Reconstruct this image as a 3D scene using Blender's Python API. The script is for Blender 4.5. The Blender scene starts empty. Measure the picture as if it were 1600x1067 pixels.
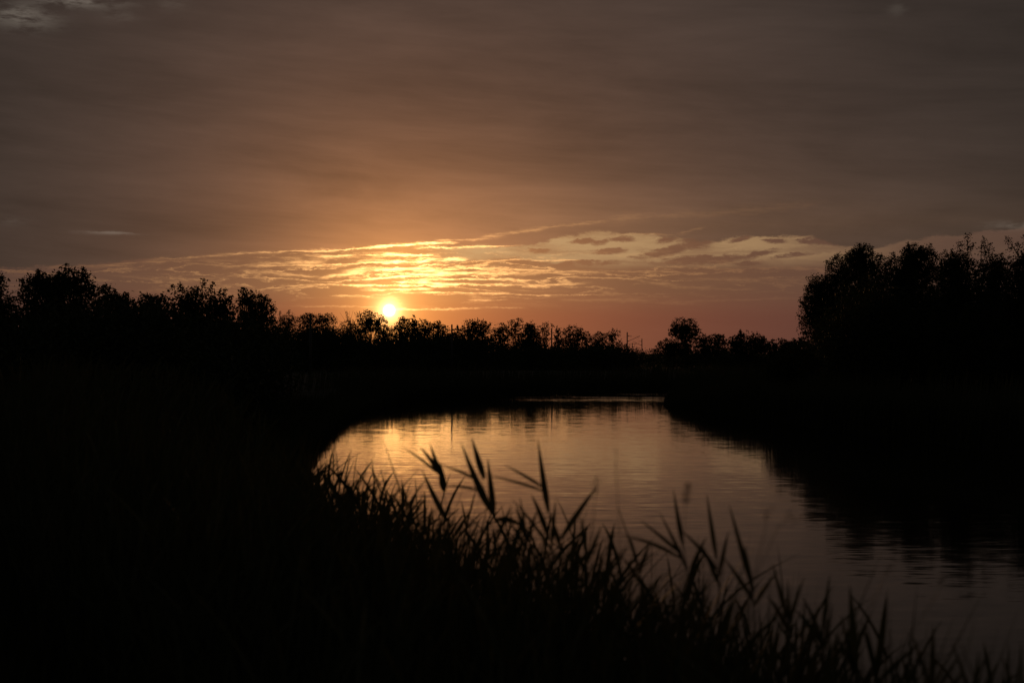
import bpy, math, random
import numpy as np
from mathutils import Vector

# ------------------------------------------------------------------ scene, camera, sky, sun
scene = bpy.context.scene
C = scene.collection
R = math.radians
FPX = 2222.0                       # focal length of the photograph in its own pixels (50 mm on 36 mm)
CAMZ = 4.0
HOR = 552.0                        # row of the horizon
SUN_PX, SUN_PY = 608.0, 485.0

def P(px, py, d):
    """world point seen at photo pixel (px, py) at depth d"""
    return Vector(((px - 800.0) / FPX * d, d, CAMZ + (HOR - py) / FPX * d))

cam_d = bpy.data.cameras.new('camera')
cam = bpy.data.objects.new('camera', cam_d)
C.objects.link(cam)
cam.location = (0, 0, CAMZ)
cam.rotation_euler = (R(90) + math.atan(18.5 / FPX), 0, 0)
cam_d.lens = 50
cam_d.sensor_width = 36
cam_d.clip_start = 0.05
cam_d.clip_end = 20000
cam_d.dof.use_dof = True
cam_d.dof.focus_distance = 130
cam_d.dof.aperture_fstop = 2.5
scene.camera = cam
scene.render.resolution_x, scene.render.resolution_y = 1024, 682

scene.view_settings.view_transform = 'Standard'
scene.view_settings.look = 'None'
scene.view_settings.exposure = 0
scene.view_settings.gamma = 1
scene.render.engine = 'CYCLES'
cy = scene.cycles
cy.use_denoising = True
cy.max_bounces = 6
cy.diffuse_bounces = 2
cy.glossy_bounces = 3
cy.transmission_bounces = 2
cy.transparent_max_bounces = 4
cy.caustics_reflective = False
cy.caustics_refractive = False
cy.sample_clamp_indirect = 8.0

SUN_AZ = math.atan((SUN_PX - 800) / FPX)
SUN_EL = math.atan((HOR - SUN_PY) / FPX * math.cos(SUN_AZ))
sun_d = bpy.data.lights.new('sun', 'SUN')
sun_d.energy = 0.22
sun_d.angle = R(0.5)
sun_d.color = (1.0, 0.45, 0.14)
sun = bpy.data.objects.new('sun', sun_d)
C.objects.link(sun)
sdir = Vector((math.sin(SUN_AZ) * math.cos(SUN_EL), math.cos(SUN_AZ) * math.cos(SUN_EL), math.sin(SUN_EL)))
sun.rotation_euler = (-sdir).to_track_quat('-Z', 'Y').to_euler()
sun.location = sdir * 50

# ---- small expression language for shader nodes
NT = None
class E:
    def __init__(s, sock): s.s = sock
    def __add__(a, b): return M('ADD', a, b)
    def __radd__(a, b): return M('ADD', b, a)
    def __sub__(a, b): return M('SUBTRACT', a, b)
    def __rsub__(a, b): return M('SUBTRACT', b, a)
    def __mul__(a, b): return M('MULTIPLY', a, b)
    def __rmul__(a, b): return M('MULTIPLY', b, a)
    def __truediv__(a, b): return M('DIVIDE', a, b)
def put(sock, v):
    if isinstance(v, E): NT.links.new(v.s, sock)
    else: sock.default_value = v
def M(op, a, b=None, c=None):
    n = NT.nodes.new('ShaderNodeMath'); n.operation = op
    put(n.inputs[0], a)
    if b is not None: put(n.inputs[1], b)
    if c is not None: put(n.inputs[2], c)
    return E(n.outputs[0])
def mx(a, b): return M('MAXIMUM', a, b)
def mn(a, b): return M('MINIMUM', a, b)
def absf(a): return M('ABSOLUTE', a)
def expf(a): return M('EXPONENT', a)
def sqrtf(a): return M('SQRT', a)
def maprange(x, a, b, c=0.0, d=1.0, smooth=True):
    n = NT.nodes.new('ShaderNodeMapRange'); n.interpolation_type = 'SMOOTHSTEP' if smooth else 'LINEAR'
    put(n.inputs['Value'], x); put(n.inputs['From Min'], a); put(n.inputs['From Max'], b)
    put(n.inputs['To Min'], c); put(n.inputs['To Max'], d)
    return E(n.outputs[0])
def vec(x, y, z=0.0):
    n = NT.nodes.new('ShaderNodeCombineXYZ')
    put(n.inputs[0], x); put(n.inputs[1], y); put(n.inputs[2], z)
    return E(n.outputs[0])
def noise(v, scale=1.0, detail=3.0, rough=0.5, dist=0.0, color=False):
    n = NT.nodes.new('ShaderNodeTexNoise')
    put(n.inputs['Vector'], v); n.inputs['Scale'].default_value = scale
    n.inputs['Detail'].default_value = detail; n.inputs['Roughness'].default_value = rough
    n.inputs['Distortion'].default_value = dist
    return E(n.outputs['Color' if color else 'Fac'])
def col(r, g, b): return vec(r, g, b)
def mixc(f, a, b):
    n = NT.nodes.new('ShaderNodeMix'); n.data_type = 'VECTOR'
    n.clamp_factor = True
    put(n.inputs[0], f); put(n.inputs[4], a); put(n.inputs[5], b)
    return E(n.outputs[1])
def vadd(a, b):
    n = NT.nodes.new('ShaderNodeVectorMath'); n.operation = 'ADD'
    put(n.inputs[0], a); put(n.inputs[1], b); return E(n.outputs[0])
def vscale(a, f):
    n = NT.nodes.new('ShaderNodeVectorMath'); n.operation = 'SCALE'
    put(n.inputs[0], a); put(n.inputs['Scale'], f); return E(n.outputs[0])
def curve(x, pts):
    n = NT.nodes.new('ShaderNodeFloatCurve')
    c = n.mapping.curves[0]
    for i, (a, b) in enumerate(pts):
        if i < 2: c.points[i].location = (a, b)
        else: c.points.new(a, b)
    for p in c.points: p.handle_type = 'AUTO_CLAMPED'
    n.mapping.use_clip = False
    n.mapping.update()
    put(n.inputs['Value'], x)
    return E(n.outputs[0])

def fx(px): return 800 + FPX * math.atan((px - 800) / FPX)
def fy(px, py): return HOR - FPX * math.atan((HOR - py) / FPX * math.cos(math.atan((px - 800) / FPX)))

def build_sky():
    """Overcast dusk sky as functions of azimuth X and elevation Y (2222 units per radian)."""
    global NT
    w = bpy.data.worlds.new('World'); scene.world = w; w.use_nodes = True
    NT = w.node_tree; NT.nodes.clear()
    tc = NT.nodes.new('ShaderNodeTexCoord')
    sep = NT.nodes.new('ShaderNodeSeparateXYZ'); NT.links.new(tc.outputs['Generated'], sep.inputs[0])
    dx, dy, dz = (E(sep.outputs[i]) for i in range(3))
    X = M('ARCTAN2', dx, dy) * FPX + 800.0
    Y = HOR - M('ARCSINE', dz) * FPX
    SX, SY = fx(SUN_PX), fy(SUN_PX, SUN_PY)
    # turbulence used to fray the cloud edges
    fray = noise(vec(X * 0.022, Y * 0.075), 1.0, 5.0, 0.62)
    fray2 = noise(vec(X * 0.006 + 7.3, Y * 0.035), 1.0, 4.0, 0.55)
    fine = noise(vec(X * 0.055 + 2.2, Y * 0.15), 1.0, 5.0, 0.68)
    micro = noise(vec(X * 0.13, Y * 0.42), 1.0, 3.0, 0.6)
    Yw = Y + (micro - 0.5) * 5.0 + (fray - 0.5) * 10.0 + (fray2 - 0.5) * 17.0 + (fine - 0.5) * 4.0
    Xw = X + (fray2 - 0.5) * 70.0 + (fine - 0.5) * 16.0
    wmod = maprange(noise(vec(X * 0.017 + 11.0, Y * 0.06), 1.0, 4.0, 0.65), 0.3, 0.7, 0.35, 1.75)
    ddx, ddy = X - SX, Y - SY
    d = sqrtf(ddx * ddx + ddy * ddy)
    fib3 = noise(vec(X * 0.0045 + 5.0, Y * 0.05 - X * 0.004), 1.0, 4.0, 0.6)
    # asymmetric distance: glow reaches farther to the right (north) along the horizon
    side = maprange(ddx, -40.0, 40.0, 1.22, 0.84)
    hx = absf(X - (SX + 20.0)) * side
    # --- upper cloud deck
    fib = noise(vec(X * 0.0022 + Y * 0.004, Y * 0.011 - X * 0.0012), 1.0, 6.0, 0.6, 0.4)
    fib2 = noise(vec(X * 0.0011 + 3.1, Y * 0.0035 + 1.7), 1.0, 4.0, 0.5)
    ddxa = ddx * maprange(ddx, -40.0, 40.0, 1.0, 0.76)
    da = sqrtf(ddxa * ddxa + ddy * ddy)
    g1 = expf(da * (-1 / 105.0)); g2 = expf(da * (-1 / 300.0))
    deckv = vadd(vscale(col(1.26, 0.475, 0.112), g1), vscale(col(0.178, 0.076, 0.046), g2))
    lowr = expf(absf(Y - 355.0) * (-1 / 62.0)) * maprange(X, 600.0, 880.0) * expf(mx(X - 860.0, 0.0) * (-1 / 420.0))
    deckv = vadd(deckv, vscale(col(0.105, 0.052, 0.022), lowr))
    far = mixc(maprange(dy, -0.6, 0.75), col(0.020, 0.020, 0.0205), col(0.0360, 0.0318, 0.0284))
    far = mixc(maprange(dz, 0.24, 0.7), far, col(0.020, 0.0185, 0.018))
    dim = maprange(X, 1100.0, 1750.0, 1.0, 0.74)
    deckv = vadd(deckv, vscale(far, dim * 0.9))
    deckv = vscale(deckv, maprange(X, -150.0, 480.0, 0.77, 0.93) + (fib - 0.5) * 0.8 + (fib2 - 0.5) * 0.7 + (fib3 - 0.5) * 0.3)
    # --- colours below the deck
    e1 = expf(hx * (-1 / 230.0))
    low = maprange(Y, 440.0, 505.0)
    ctone = vadd(col(0.068, 0.039, 0.035), vscale(mixc(low, col(0.55, 0.20, 0.048), col(0.54, 0.125, 0.020)), e1))
    ctone = vadd(ctone, vscale(col(0.30, 0.14, 0.02), expf(hx * (-1 / 95.0))))
    ctone = vadd(ctone, vscale(mixc(low, col(0.06, 0.036, 0.02), col(0.045, 0.010, 0.008)), expf(hx * (-1 / 650.0))))
    ctone = vscale(ctone, 0.68 + fib * 0.3)
    clear = vadd(col(0.15, 0.096, 0.062), vscale(col(0.56, 0.32, 0.115), expf(hx * (-1 / 420.0))))
    bright = vadd(col(0.17, 0.082, 0.045), vscale(col(1.12, 0.57, 0.21), expf(hx * (-1 / 230.0))))
    bright = vadd(bright, vscale(col(5.6, 2.75, 0.80), expf(hx * (-1 / 92.0))))
    # --- lower edge of the deck
    edge_pts = [(-300, 424), (0, 419), (100, 416), (170, 411), (210, 404), (320, 400), (400, 394), (500, 390), (580, 385), (650, 379),
                (690, 384), (770, 385), (840, 381), (880, 368), (950, 363), (1000, 367), (1060, 372), (1100, 376), (1160, 371),
                (1200, 369), (1260, 370), (1310, 384), (1350, 388), (1420, 374), (1500, 366), (1600, 357), (1900, 362)]
    edge = curve((X + 400.0) / 2400.0, [((fx(a) + 400) / 2400.0, (fy(a, b) - 340) / 100.0) for a, b in edge_pts]) * 100.0 + 340.0
    gap = maprange(Y + (fray - 0.5) * 20.0 + (fine - 0.5) * 14.0 - edge, -2.5, 3.5)
    # --- clear window minus small dark clouds
    dark = None
    for cx, cyy, rx, ry, sl in [(817, 411, 46, 7, 0), (840, 392, 13, 3, 0), (884, 415, 26, 4.5, -.03), (936, 411, 34, 3.6, -.05), (905, 376, 19, 4, -.05),
                                (931, 378, 15, 4, -.2), (967, 373, 20, 3.5, 0), (942, 392, 23, 5, -.06), (1037, 374, 17, 4.5, -.1), (1034, 392, 45, 8, -.22),
                                (1084, 380, 30, 8, -.05), (1164, 375, 20, 4, -.12), (1222, 379, 14, 3.4, 0), (1192, 397, 26, 4.5, -.12), (1098, 406, 74, 7, -.03),
                                (1166, 411, 23, 3, -.04), (1243, 400, 30, 3, -.1), (1175, 425, 120, 6.5, .02), (1290, 376, 26, 7, 0), (735, 412, 60, 4, -.02), (1262, 379, 8, 3, 0)]:
        ux = (Xw - fx(cx)) * (1.0 / rx)
        uy = (Yw - fy(cx, cyy) - (X - fx(cx)) * sl) * (1.0 / ry)
        v = 1.15 - (ux * ux + uy * uy)
        dark = v if dark is None else mx(dark, v)
    dark = maprange(mx(dark, -1.5) + (fine - 0.5) * 3.4 + (fray - 0.5) * 3.2, -0.7, 1.0)
    win = maprange(X, 640.0, 760.0) * maprange(X, 1460.0, 1150.0, 0.12, 1.0) * maprange(Y + (fray2 - 0.5) * 16.0, 424.0, 402.0)
    skyc = mixc(gap, deckv, ctone)
    veil = maprange(noise(vec(Xw * 0.008 + 3.0, Yw * 0.07), 1.0, 5.0, 0.6), 0.38, 0.68, 1.0, 0.45)
    skyc = mixc(gap * win * (1.0 - dark) * veil, skyc, clear)
    # --- bright streaks and rims: (x0, y0, x1, y1, half width, amount)
    S = [(225, 405, 400, 396, 2.2, .75), (330, 398, 560, 387, 2.4, 1), (480, 391, 640, 383, 3, 1), (600, 385, 720, 380, 2.6, .9),
         (470, 400, 562, 397, 2.4, .9), (556, 397, 690, 401, 1.8, .9), (380, 417, 512, 408, 4, .9), (420, 415, 740, 405, 2.2, 1),
         (372, 424, 505, 432, 3, .7), (495, 435, 580, 422, 3.5, .9), (540, 423, 690, 417, 2, .9), (555, 437, 690, 426, 2.6, 1), (610, 440, 700, 444, 3, 1),
         (395, 453, 500, 444, 1.8, .7), (425, 455, 500, 446, 1.6, .6), (470, 445, 720, 447, 1.8, 1), (560, 452, 680, 452, 2, .9), (512, 461, 598, 465, 1.7, .55),
         (610, 458, 960, 460, 1.3, .7), (450, 480, 600, 480, 1.5, .3), (600, 483, 720, 482, 1.8, .5), (640, 390, 820, 384, 1.3, .8),
         (676, 378, 770, 372, 3.2, .34), (745, 372, 860, 354, 3.4, .32), (830, 356, 960, 344, 3.4, .28), (940, 342, 1110, 333, 8, .2), (1060, 337, 1300, 316, 8, .2),
         (650, 404, 735, 406, 2.4, 1), (755, 410, 830, 404, 1.5, .7), (805, 404, 910, 409, 1.6, .8), (640, 424, 790, 418, 2, .9), (760, 418, 870, 423, 1.8, .7),
         (640, 428, 800, 427, 4, .9), (740, 427, 960, 425, 3, .7), (640, 437, 850, 437, 2, .95), (640, 445, 930, 443, 2.6, .9), (855, 433, 1010, 437, 2, .6),
         (728, 470, 796, 470, 1.6, .4), (650, 481, 830, 481, 1.4, .28), (870, 467, 1010, 470, 3, .2), (950, 367, 1080, 366, 1.8, .35), (1050, 367, 1105, 356, 2, .3),
         (950, 423, 1090, 426, 2, .5), (1170, 417, 1300, 419, 1.8, .45), (1050, 436, 1270, 437, 3, .32), (990, 438, 1070, 449, 2.6, .4), (1030, 447, 1190, 453, 2.6, .32),
         (950, 470, 1110, 473, 3.4, .2), (1060, 472, 1260, 466, 2.6, .2), (60, 419, 190, 414, 2.6, .5), (165, 412, 300, 405, 2.2, .65), (285, 411, 365, 419, 2.4, .5),
         (345, 420, 412, 412, 2.2, .6), (150, 430, 300, 438, 2.6, .35), (270, 438, 390, 431, 2.6, .4), (0, 428, 120, 432, 3, .25), (1130, 374, 1270, 371, 1.8, .25)]
    t = None
    for x0, y0, x1, y1, hw, a in S:
        X0, X1 = fx(x0), fx(x1); Y0, Y1 = fy(x0, y0), fy(x1, y1)
        u = maprange(X, X0, X1, 0.0, 1.0, False)
        yc = u * (Y1 - Y0) + Y0
        env = mn((u * (1.0 - u)) * 7.0, 1.0)
        q = (Yw * 0.75 + Y * 0.25 - yc) * (1.0 / (hw * 0.74)) / wmod
        v = env * expf(q * q * -1.0) * a
        t = v if t is None else mx(t, v)
    # random fine streaks fill the rest of the band
    st = noise(vec(Xw * 0.0046, Yw * 0.16), 1.0, 6.0, 0.62, 0.2)
    band = expf(((Y - 430.0) * (1 / 30.0)) * ((Y - 430.0) * (1 / 30.0)) * -1.0)
    rim = (noise(vec(Xw * 0.0055 + 1.3, Yw * 0.05 + 4.0), 1.0, 5.0, 0.6, 0.25) - 0.5) * (1 / 0.022)
    t = t * 0.92
    t = mx(t, maprange(st, 0.57, 0.68) * band * gap * 0.35)
    t = mx(t, expf(rim * rim * -1.0) * band * gap * maprange(X, 720.0, 1350.0, 0.75, 0.35))
    crisp = maprange(noise(vec(X * 0.030, Y * 0.24), 1.0, 5.0, 0.68), 0.36, 0.58, 0.32, 1.0)
    t = M('POWER', t * crisp, 1.3)
    skyc = mixc(t * mn(maprange(Y, 300.0, 330.0), 1.0), skyc, bright)
    # thin breaks high in the deck
    br = None
    for x0, y0, rx, ry, a in [(28, 26, 46, 16, .09), (118, 2, 60, 9, .10), (188, 26, 26, 9, .02), (174, 365, 36, 2.0, .075), (22, 346, 26, 7, .02), (1590, 353, 40, 6, .05), (1395, 16, 14, 9, .02), (270, 4, 18, 12, .02)]:
        ux = (X + (fray2 - 0.5) * 60.0 - fx(x0)) * (1.0 / rx); uy = (Y + (fray - 0.5) * 14.0 - fy(x0, y0)) * (1.0 / ry)
        v = expf((ux * ux + uy * uy) * -1.0) * a
        br = v if br is None else br + v
    br = br * maprange(fray, 0.35, 0.62)
    skyc = vadd(skyc, vscale(col(1.0, 0.88, 0.72), br))
    # --- the sun: disc and aureole seen through the thin haze at the horizon
    disc = maprange(d, 10.5, 5.0)
    sunv = vadd(vscale(col(9.0, 6.6, 3.6), disc), vscale(col(7.0, 4.2, 1.7), expf(d * (-1 / 8.0))))
    sunv = vadd(sunv, vscale(col(0.60, 0.25, 0.035), expf(d * (-1 / 48.0))))
    sunv = vadd(sunv, vscale(col(0.55, 0.32, 0.09), expf(d * (-1 / 21.0))))
    skyc = vadd(skyc, sunv)
    # --- below the horizon (never seen past the ground)
    skyc = mixc(maprange(dz, -0.002, -0.03), skyc, col(0.01, 0.009, 0.008))
    # clear evening air behind the clouds
    tex = NT.nodes.new('ShaderNodeTexSky'); tex.sky_type = 'NISHITA'; tex.sun_disc = False
    tex.sun_elevation = SUN_EL; tex.sun_rotation = SUN_AZ
    bg1 = NT.nodes.new('ShaderNodeBackground'); bg1.inputs[1].default_value = 1.0
    NT.links.new(skyc.s, bg1.inputs[0])
    bg2 = NT.nodes.new('ShaderNodeBackground'); bg2.inputs[1].default_value = 0.0007
    NT.links.new(tex.outputs[0], bg2.inputs[0])
    add = NT.nodes.new('ShaderNodeAddShader')
    NT.links.new(bg1.outputs[0], add.inputs[0]); NT.links.new(bg2.outputs[0], add.inputs[1])
    out = NT.nodes.new('ShaderNodeOutputWorld'); NT.links.new(add.outputs[0], out.inputs[0])
    w.cycles.sampling_method = 'MANUAL'; w.cycles.sample_map_resolution = 2048
build_sky()

# ------------------------------------------------------------------ materials
def material(name):
    global NT
    m = bpy.data.materials.new(name); m.use_nodes = True
    NT = m.node_tree; NT.nodes.clear()
    out = NT.nodes.new('ShaderNodeOutputMaterial')
    return m, out
def geo_pos():
    g = NT.nodes.new('ShaderNodeNewGeometry')
    s = NT.nodes.new('ShaderNodeSeparateXYZ'); NT.links.new(g.outputs['Position'], s.inputs[0])
    return E(g.outputs['Position']), E(s.outputs[0]), E(s.outputs[1]), E(s.outputs[2])

def leaf_material(name, a, b, trans=0.25, scale=3.0):
    m, out = material(name)
    pos, x, y, z = geo_pos()
    f = maprange(noise(pos, scale, 3.0, 0.6), 0.3, 0.7)
    c = mixc(f, col(*a), col(*b))
    p = NT.nodes.new('ShaderNodeBsdfPrincipled'); put(p.inputs['Base Color'], c)
    p.inputs['Roughness'].default_value = 0.6; p.inputs['Specular IOR Level'].default_value = 0.25
    tr = NT.nodes.new('ShaderNodeBsdfTranslucent'); put(tr.inputs[0], c)
    mixs = NT.nodes.new('ShaderNodeMixShader'); mixs.inputs[0].default_value = trans
    NT.links.new(p.outputs[0], mixs.inputs[1]); NT.links.new(tr.outputs[0], mixs.inputs[2])
    NT.links.new(mixs.outputs[0], out.inputs[0])
    return m
def solid_material(name, a, b, rough=0.8, scale=4.0, metal=0.0):
    m, out = material(name)
    pos, x, y, z = geo_pos()
    c = mixc(maprange(noise(pos, scale, 5.0, 0.6), 0.3, 0.7), col(*a), col(*b))
    p = NT.nodes.new('ShaderNodeBsdfPrincipled'); put(p.inputs['Base Color'], c)
    p.inputs['Roughness'].default_value = rough; p.inputs['Metallic'].default_value = metal
    NT.links.new(p.outputs[0], out.inputs[0])
    return m
MLEAF = leaf_material('foliage', (0.035, 0.05, 0.018), (0.07, 0.085, 0.03), 0.22, 1.2)
MBARK = solid_material('bark', (0.05, 0.038, 0.028), (0.11, 0.085, 0.06), 0.9, 6.0)
MREED = leaf_material('reed_leaf', (0.06, 0.075, 0.03), (0.11, 0.11, 0.05), 0.22, 5.0)
MGRASS = leaf_material('grass_blade', (0.045, 0.06, 0.02), (0.09, 0.10, 0.04), 0.22, 2.0)
MPLUME = leaf_material('seed_head', (0.10, 0.075, 0.05), (0.17, 0.13, 0.09), 0.3, 20.0)
MSOIL = solid_material('soil', (0.03, 0.032, 0.016), (0.06, 0.06, 0.03), 0.95, 1.5)
MSTEEL = solid_material('galvanised_steel', (0.08, 0.075, 0.07), (0.12, 0.11, 0.10), 0.55, 9.0, 0.3)
MCERAM = solid_material('insulator_glaze', (0.10, 0.05, 0.035), (0.13, 0.07, 0.05), 0.3, 9.0)

def water_material():
    m, out = material('river_water')
    pos, x, y, z = geo_pos()
    # ripple slopes: long low crests lying across the stream plus finer wind ripples
    wob = noise(vec(x * 0.12, y * 0.2), 1.0, 2.0)
    n1 = noise(vec(x * 0.35, y * 2.0 + wob * 2.0), 1.0, 2.0, 0.5) - 0.5
    n2 = noise(vec(x * 1.5 + 9.1, y * 8.5), 1.0, 2.0, 0.5) - 0.5
    n3 = noise(vec(x * 0.7 + 4.0, y * 0.9), 1.0, 3.0, 0.55) - 0.5
    patch = noise(vec(x * 0.05 + 2.0, y * 0.16), 1.0, 3.0, 0.55)
    calm = maprange(noise(vec(x * 0.03 + 5.0, y * 0.07), 1.0, 2.0), 0.3, 0.7, 0.75, 1.25)
    gust = noise(vec(x * 0.22 + 8.0, y * 0.55), 1.0, 4.0, 0.65)
    rough = mx(maprange(patch, 0.45, 0.58), maprange(y, 132.0, 147.0) * 0.8) * maprange(gust, 0.36, 0.56) * maprange(y, 112.0, 134.0) * maprange(x, -12.0, 3.0)
    amp = calm * maprange(y, 85.0, 50.0, 0.9, 1.25) + rough * 8.0
    ny = (n1 * 0.024 + n2 * 0.038) * amp
    nx = (n3 * 0.012 + n2 * 0.006) * amp
    nv = vec(nx, ny - rough * 0.03, 1.0)
    nn = NT.nodes.new('ShaderNodeVectorMath'); nn.operation = 'NORMALIZE'; put(nn.inputs[0], nv)
    p = NT.nodes.new('ShaderNodeBsdfPrincipled')
    p.inputs['Base Color'].default_value = (0.012, 0.013, 0.008, 1)
    put(p.inputs['Roughness'], maprange(y, 110.0, 45.0, 0.03, 0.06))
    p.inputs['IOR'].default_value = 1.42
    NT.links.new(nn.outputs[0], p.inputs['Normal'])
    NT.links.new(p.outputs[0], out.inputs[0])
    return m
MWATER = water_material()

# ------------------------------------------------------------------ mesh helpers
def mesh_obj(name, V, F, mat, parent=None, loc=None, smooth=False):
    """V (n,3) world or local verts; F list/array of equal-length faces"""
    V = np.asarray(V, dtype=np.float32); F = np.asarray(F, dtype=np.int32)
    me = bpy.data.meshes.new(name)
    me.vertices.add(len(V)); me.vertices.foreach_set('co', V.ravel())
    k = F.shape[1]
    me.loops.add(F.size); me.loops.foreach_set('vertex_index', F.ravel())
    me.polygons.add(len(F)); me.polygons.foreach_set('loop_start', np.arange(0, F.size, k, dtype=np.int32))
    me.polygons.foreach_set('loop_total', np.full(len(F), k, dtype=np.int32))
    if smooth: me.polygons.foreach_set('use_smooth', np.ones(len(F), dtype=bool))
    me.materials.append(mat)
    me.update(); me.validate()
    o = bpy.data.objects.new(name, me); C.objects.link(o)
    if parent is not None: o.parent = parent
    if loc is not None: o.location = loc
    return o
def empty(name, loc, label, cat, group=None):
    o = bpy.data.objects.new(name, None); C.objects.link(o)
    o.location = loc; o.empty_display_size = 0.3
    o['label'] = label; o['category'] = cat
    if group: o['group'] = group
    return o
class Geo:
    def __init__(s): s.v = []; s.f = []; s.n = 0
    def add(s, V, F):
        s.v.append(np.asarray(V, float)); s.f.append(np.asarray(F, int) + s.n); s.n += len(V)
    def tube(s, pts, rad, sides=6, cap=True):
        pts = [np.asarray(p, float) for p in pts]; V = []
        for i, p in enumerate(pts):
            t = pts[min(i + 1, len(pts) - 1)] - pts[max(i - 1, 0)]
            t = t / (np.linalg.norm(t) + 1e-9)
            a = np.cross(t, [0.13, 0.31, 0.94] if abs(t[2]) < 0.9 else [1, 0.1, 0]); a /= np.linalg.norm(a)
            b = np.cross(t, a)
            r = rad[i] if hasattr(rad, '__len__') else rad
            for k in range(sides):
                an = 2 * math.pi * k / sides
                V.append(p + r * (math.cos(an) * a + math.sin(an) * b))
        F = [(i * sides + k, i * sides + (k + 1) % sides, (i + 1) * sides + (k + 1) % sides, (i + 1) * sides + k)
             for i in range(len(pts) - 1) for k in range(sides)]
        if cap:
            n = len(V); V.append(pts[0]); V.append(pts[-1]); L = (len(pts) - 1) * sides
            for k in range(0, sides, 2):
                F.append((n, (k + 2) % sides, (k + 1) % sides, k))
                F.append((n + 1, L + k, L + (k + 1) % sides, L + (k + 2) % sides))
        s.add(V, F)
    def box(s, c, h):
        c = np.array(c, float)
        V = [c + np.array([sx, sy, sz]) * h for sx in (-1, 1) for sy in (-1, 1) for sz in (-1, 1)]
        s.add(V, [(0, 1, 3, 2), (4, 6, 7, 5), (0, 4, 5, 1), (2, 3, 7, 6), (0, 2, 6, 4), (1, 5, 7, 3)])
    def obj(s, name, mat, parent=None, smooth=False):
        return mesh_obj(name, np.concatenate(s.v), np.concatenate(s.f), mat, parent, None, smooth)

def leaves(pos, size, rng, wide=0.5, up=0.0):
    """one folded diamond leaf per point -> V, F"""
    n = len(pos)
    d = rng.normal(size=(n, 3)); d[:, 2] += up; d /= np.linalg.norm(d, axis=1)[:, None]
    q = rng.normal(size=(n, 3)); w = np.cross(d, q); w /= np.linalg.norm(w, axis=1)[:, None]
    nn = np.cross(d, w)
    L = (size * rng.uniform(0.6, 1.35, n))[:, None]
    mid = pos + nn * L * 0.10
    V = np.stack([pos - d * L * 0.5, mid + w * L * wide * 0.5 - nn * L * .16, pos + d * L * 0.5, mid - w * L * wide * 0.5 - nn * L * .16], axis=1).reshape(-1, 3)
    F = np.arange(4 * n).reshape(n, 4)
    return V, F

# ------------------------------------------------------------------ river and terrain
NEAR = [(12, -60), (9, -15), (6.2, -3), (4.0, 3), (1.9, 7.5), (-0.5, 12), (-2.8, 18), (-5, 27), (-6.9, 40), (-8.2, 55), (-9.4, 72), (-10.4, 90), (-10.3, 105), (-8, 120),
        (-3, 133), (6, 146), (18, 154), (35, 158), (60, 158), (110, 150), (200, 130)]
FARR = [(200, 112), (110, 132), (70, 137), (45, 136), (28, 131), (17, 124), (12.8, 117), (12.1, 110), (12.9, 100), (14.6, 88), (17, 74), (19.6, 60), (22, 45), (24, 30), (25, 10), (26, -15), (28, -60)]
def smooth_poly(p, it=2):
    p = np.array(p, float)
    for _ in range(it):
        q = [p[0]]
        for a, b in zip(p[:-1], p[1:]): q += [a * .75 + b * .25, a * .25 + b * .75]
        q.append(p[-1]); p = np.array(q)
    return p
NEARS, FARS = smooth_poly(NEAR), smooth_poly(FARR)
POLY = np.concatenate([NEARS, FARS])
def seg_dist(pts, line):
    best = np.full(len(pts), 1e9)
    for a, b in zip(line[:-1], line[1:]):
        ab = b - a; t = np.clip(((pts - a) @ ab) / (ab @ ab), 0, 1)
        best = np.minimum(best, np.linalg.norm(pts - (a + t[:, None] * ab), axis=1))
    return best
def inside(pts):
    r = np.zeros(len(pts), bool)
    a = POLY; b = np.roll(POLY, -1, axis=0)
    for (x0, y0), (x1, y1) in zip(a, b):
        if y0 == y1: continue
        c = ((y0 > pts[:, 1]) != (y1 > pts[:, 1])) & (pts[:, 0] < (x1 - x0) * (pts[:, 1] - y0) / (y1 - y0) + x0)
        r ^= c
    return r
def shore(pts):
    """signed distance to the water's edge: positive on land"""
    pts = np.asarray(pts, float)
    d = np.minimum(seg_dist(pts, NEARS), seg_dist(pts, FARS))
    return np.where(inside(pts), -d, d)
def sstep(a, b, x):
    t = np.clip((x - a) / (b - a), 0, 1); return t * t * (3 - 2 * t)
def ground_h(pts, s=None):
    pts = np.asarray(pts, float)
    if s is None: s = shore(pts)
    rr = np.hypot(pts[:, 0], pts[:, 1])
    H = 2.35 - 1.1 * sstep(25, 70, rr)
    H = H + 0.25 * np.sin(pts[:, 0] * .11 + 1.3) * np.sin(pts[:, 1] * .07) * sstep(15, 50, rr) + 0.08 * np.sin(pts[:, 0] * .9) * np.sin(pts[:, 1] * .8 + 1)
    h = 0.02 + (H - 0.02) * sstep(0, 5.5, s)
    return np.where(s < 0, np.maximum(-1.4, 0.35 * s), h)
def gz(x, y): return float(ground_h(np.array([[x, y]]))[0])

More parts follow.
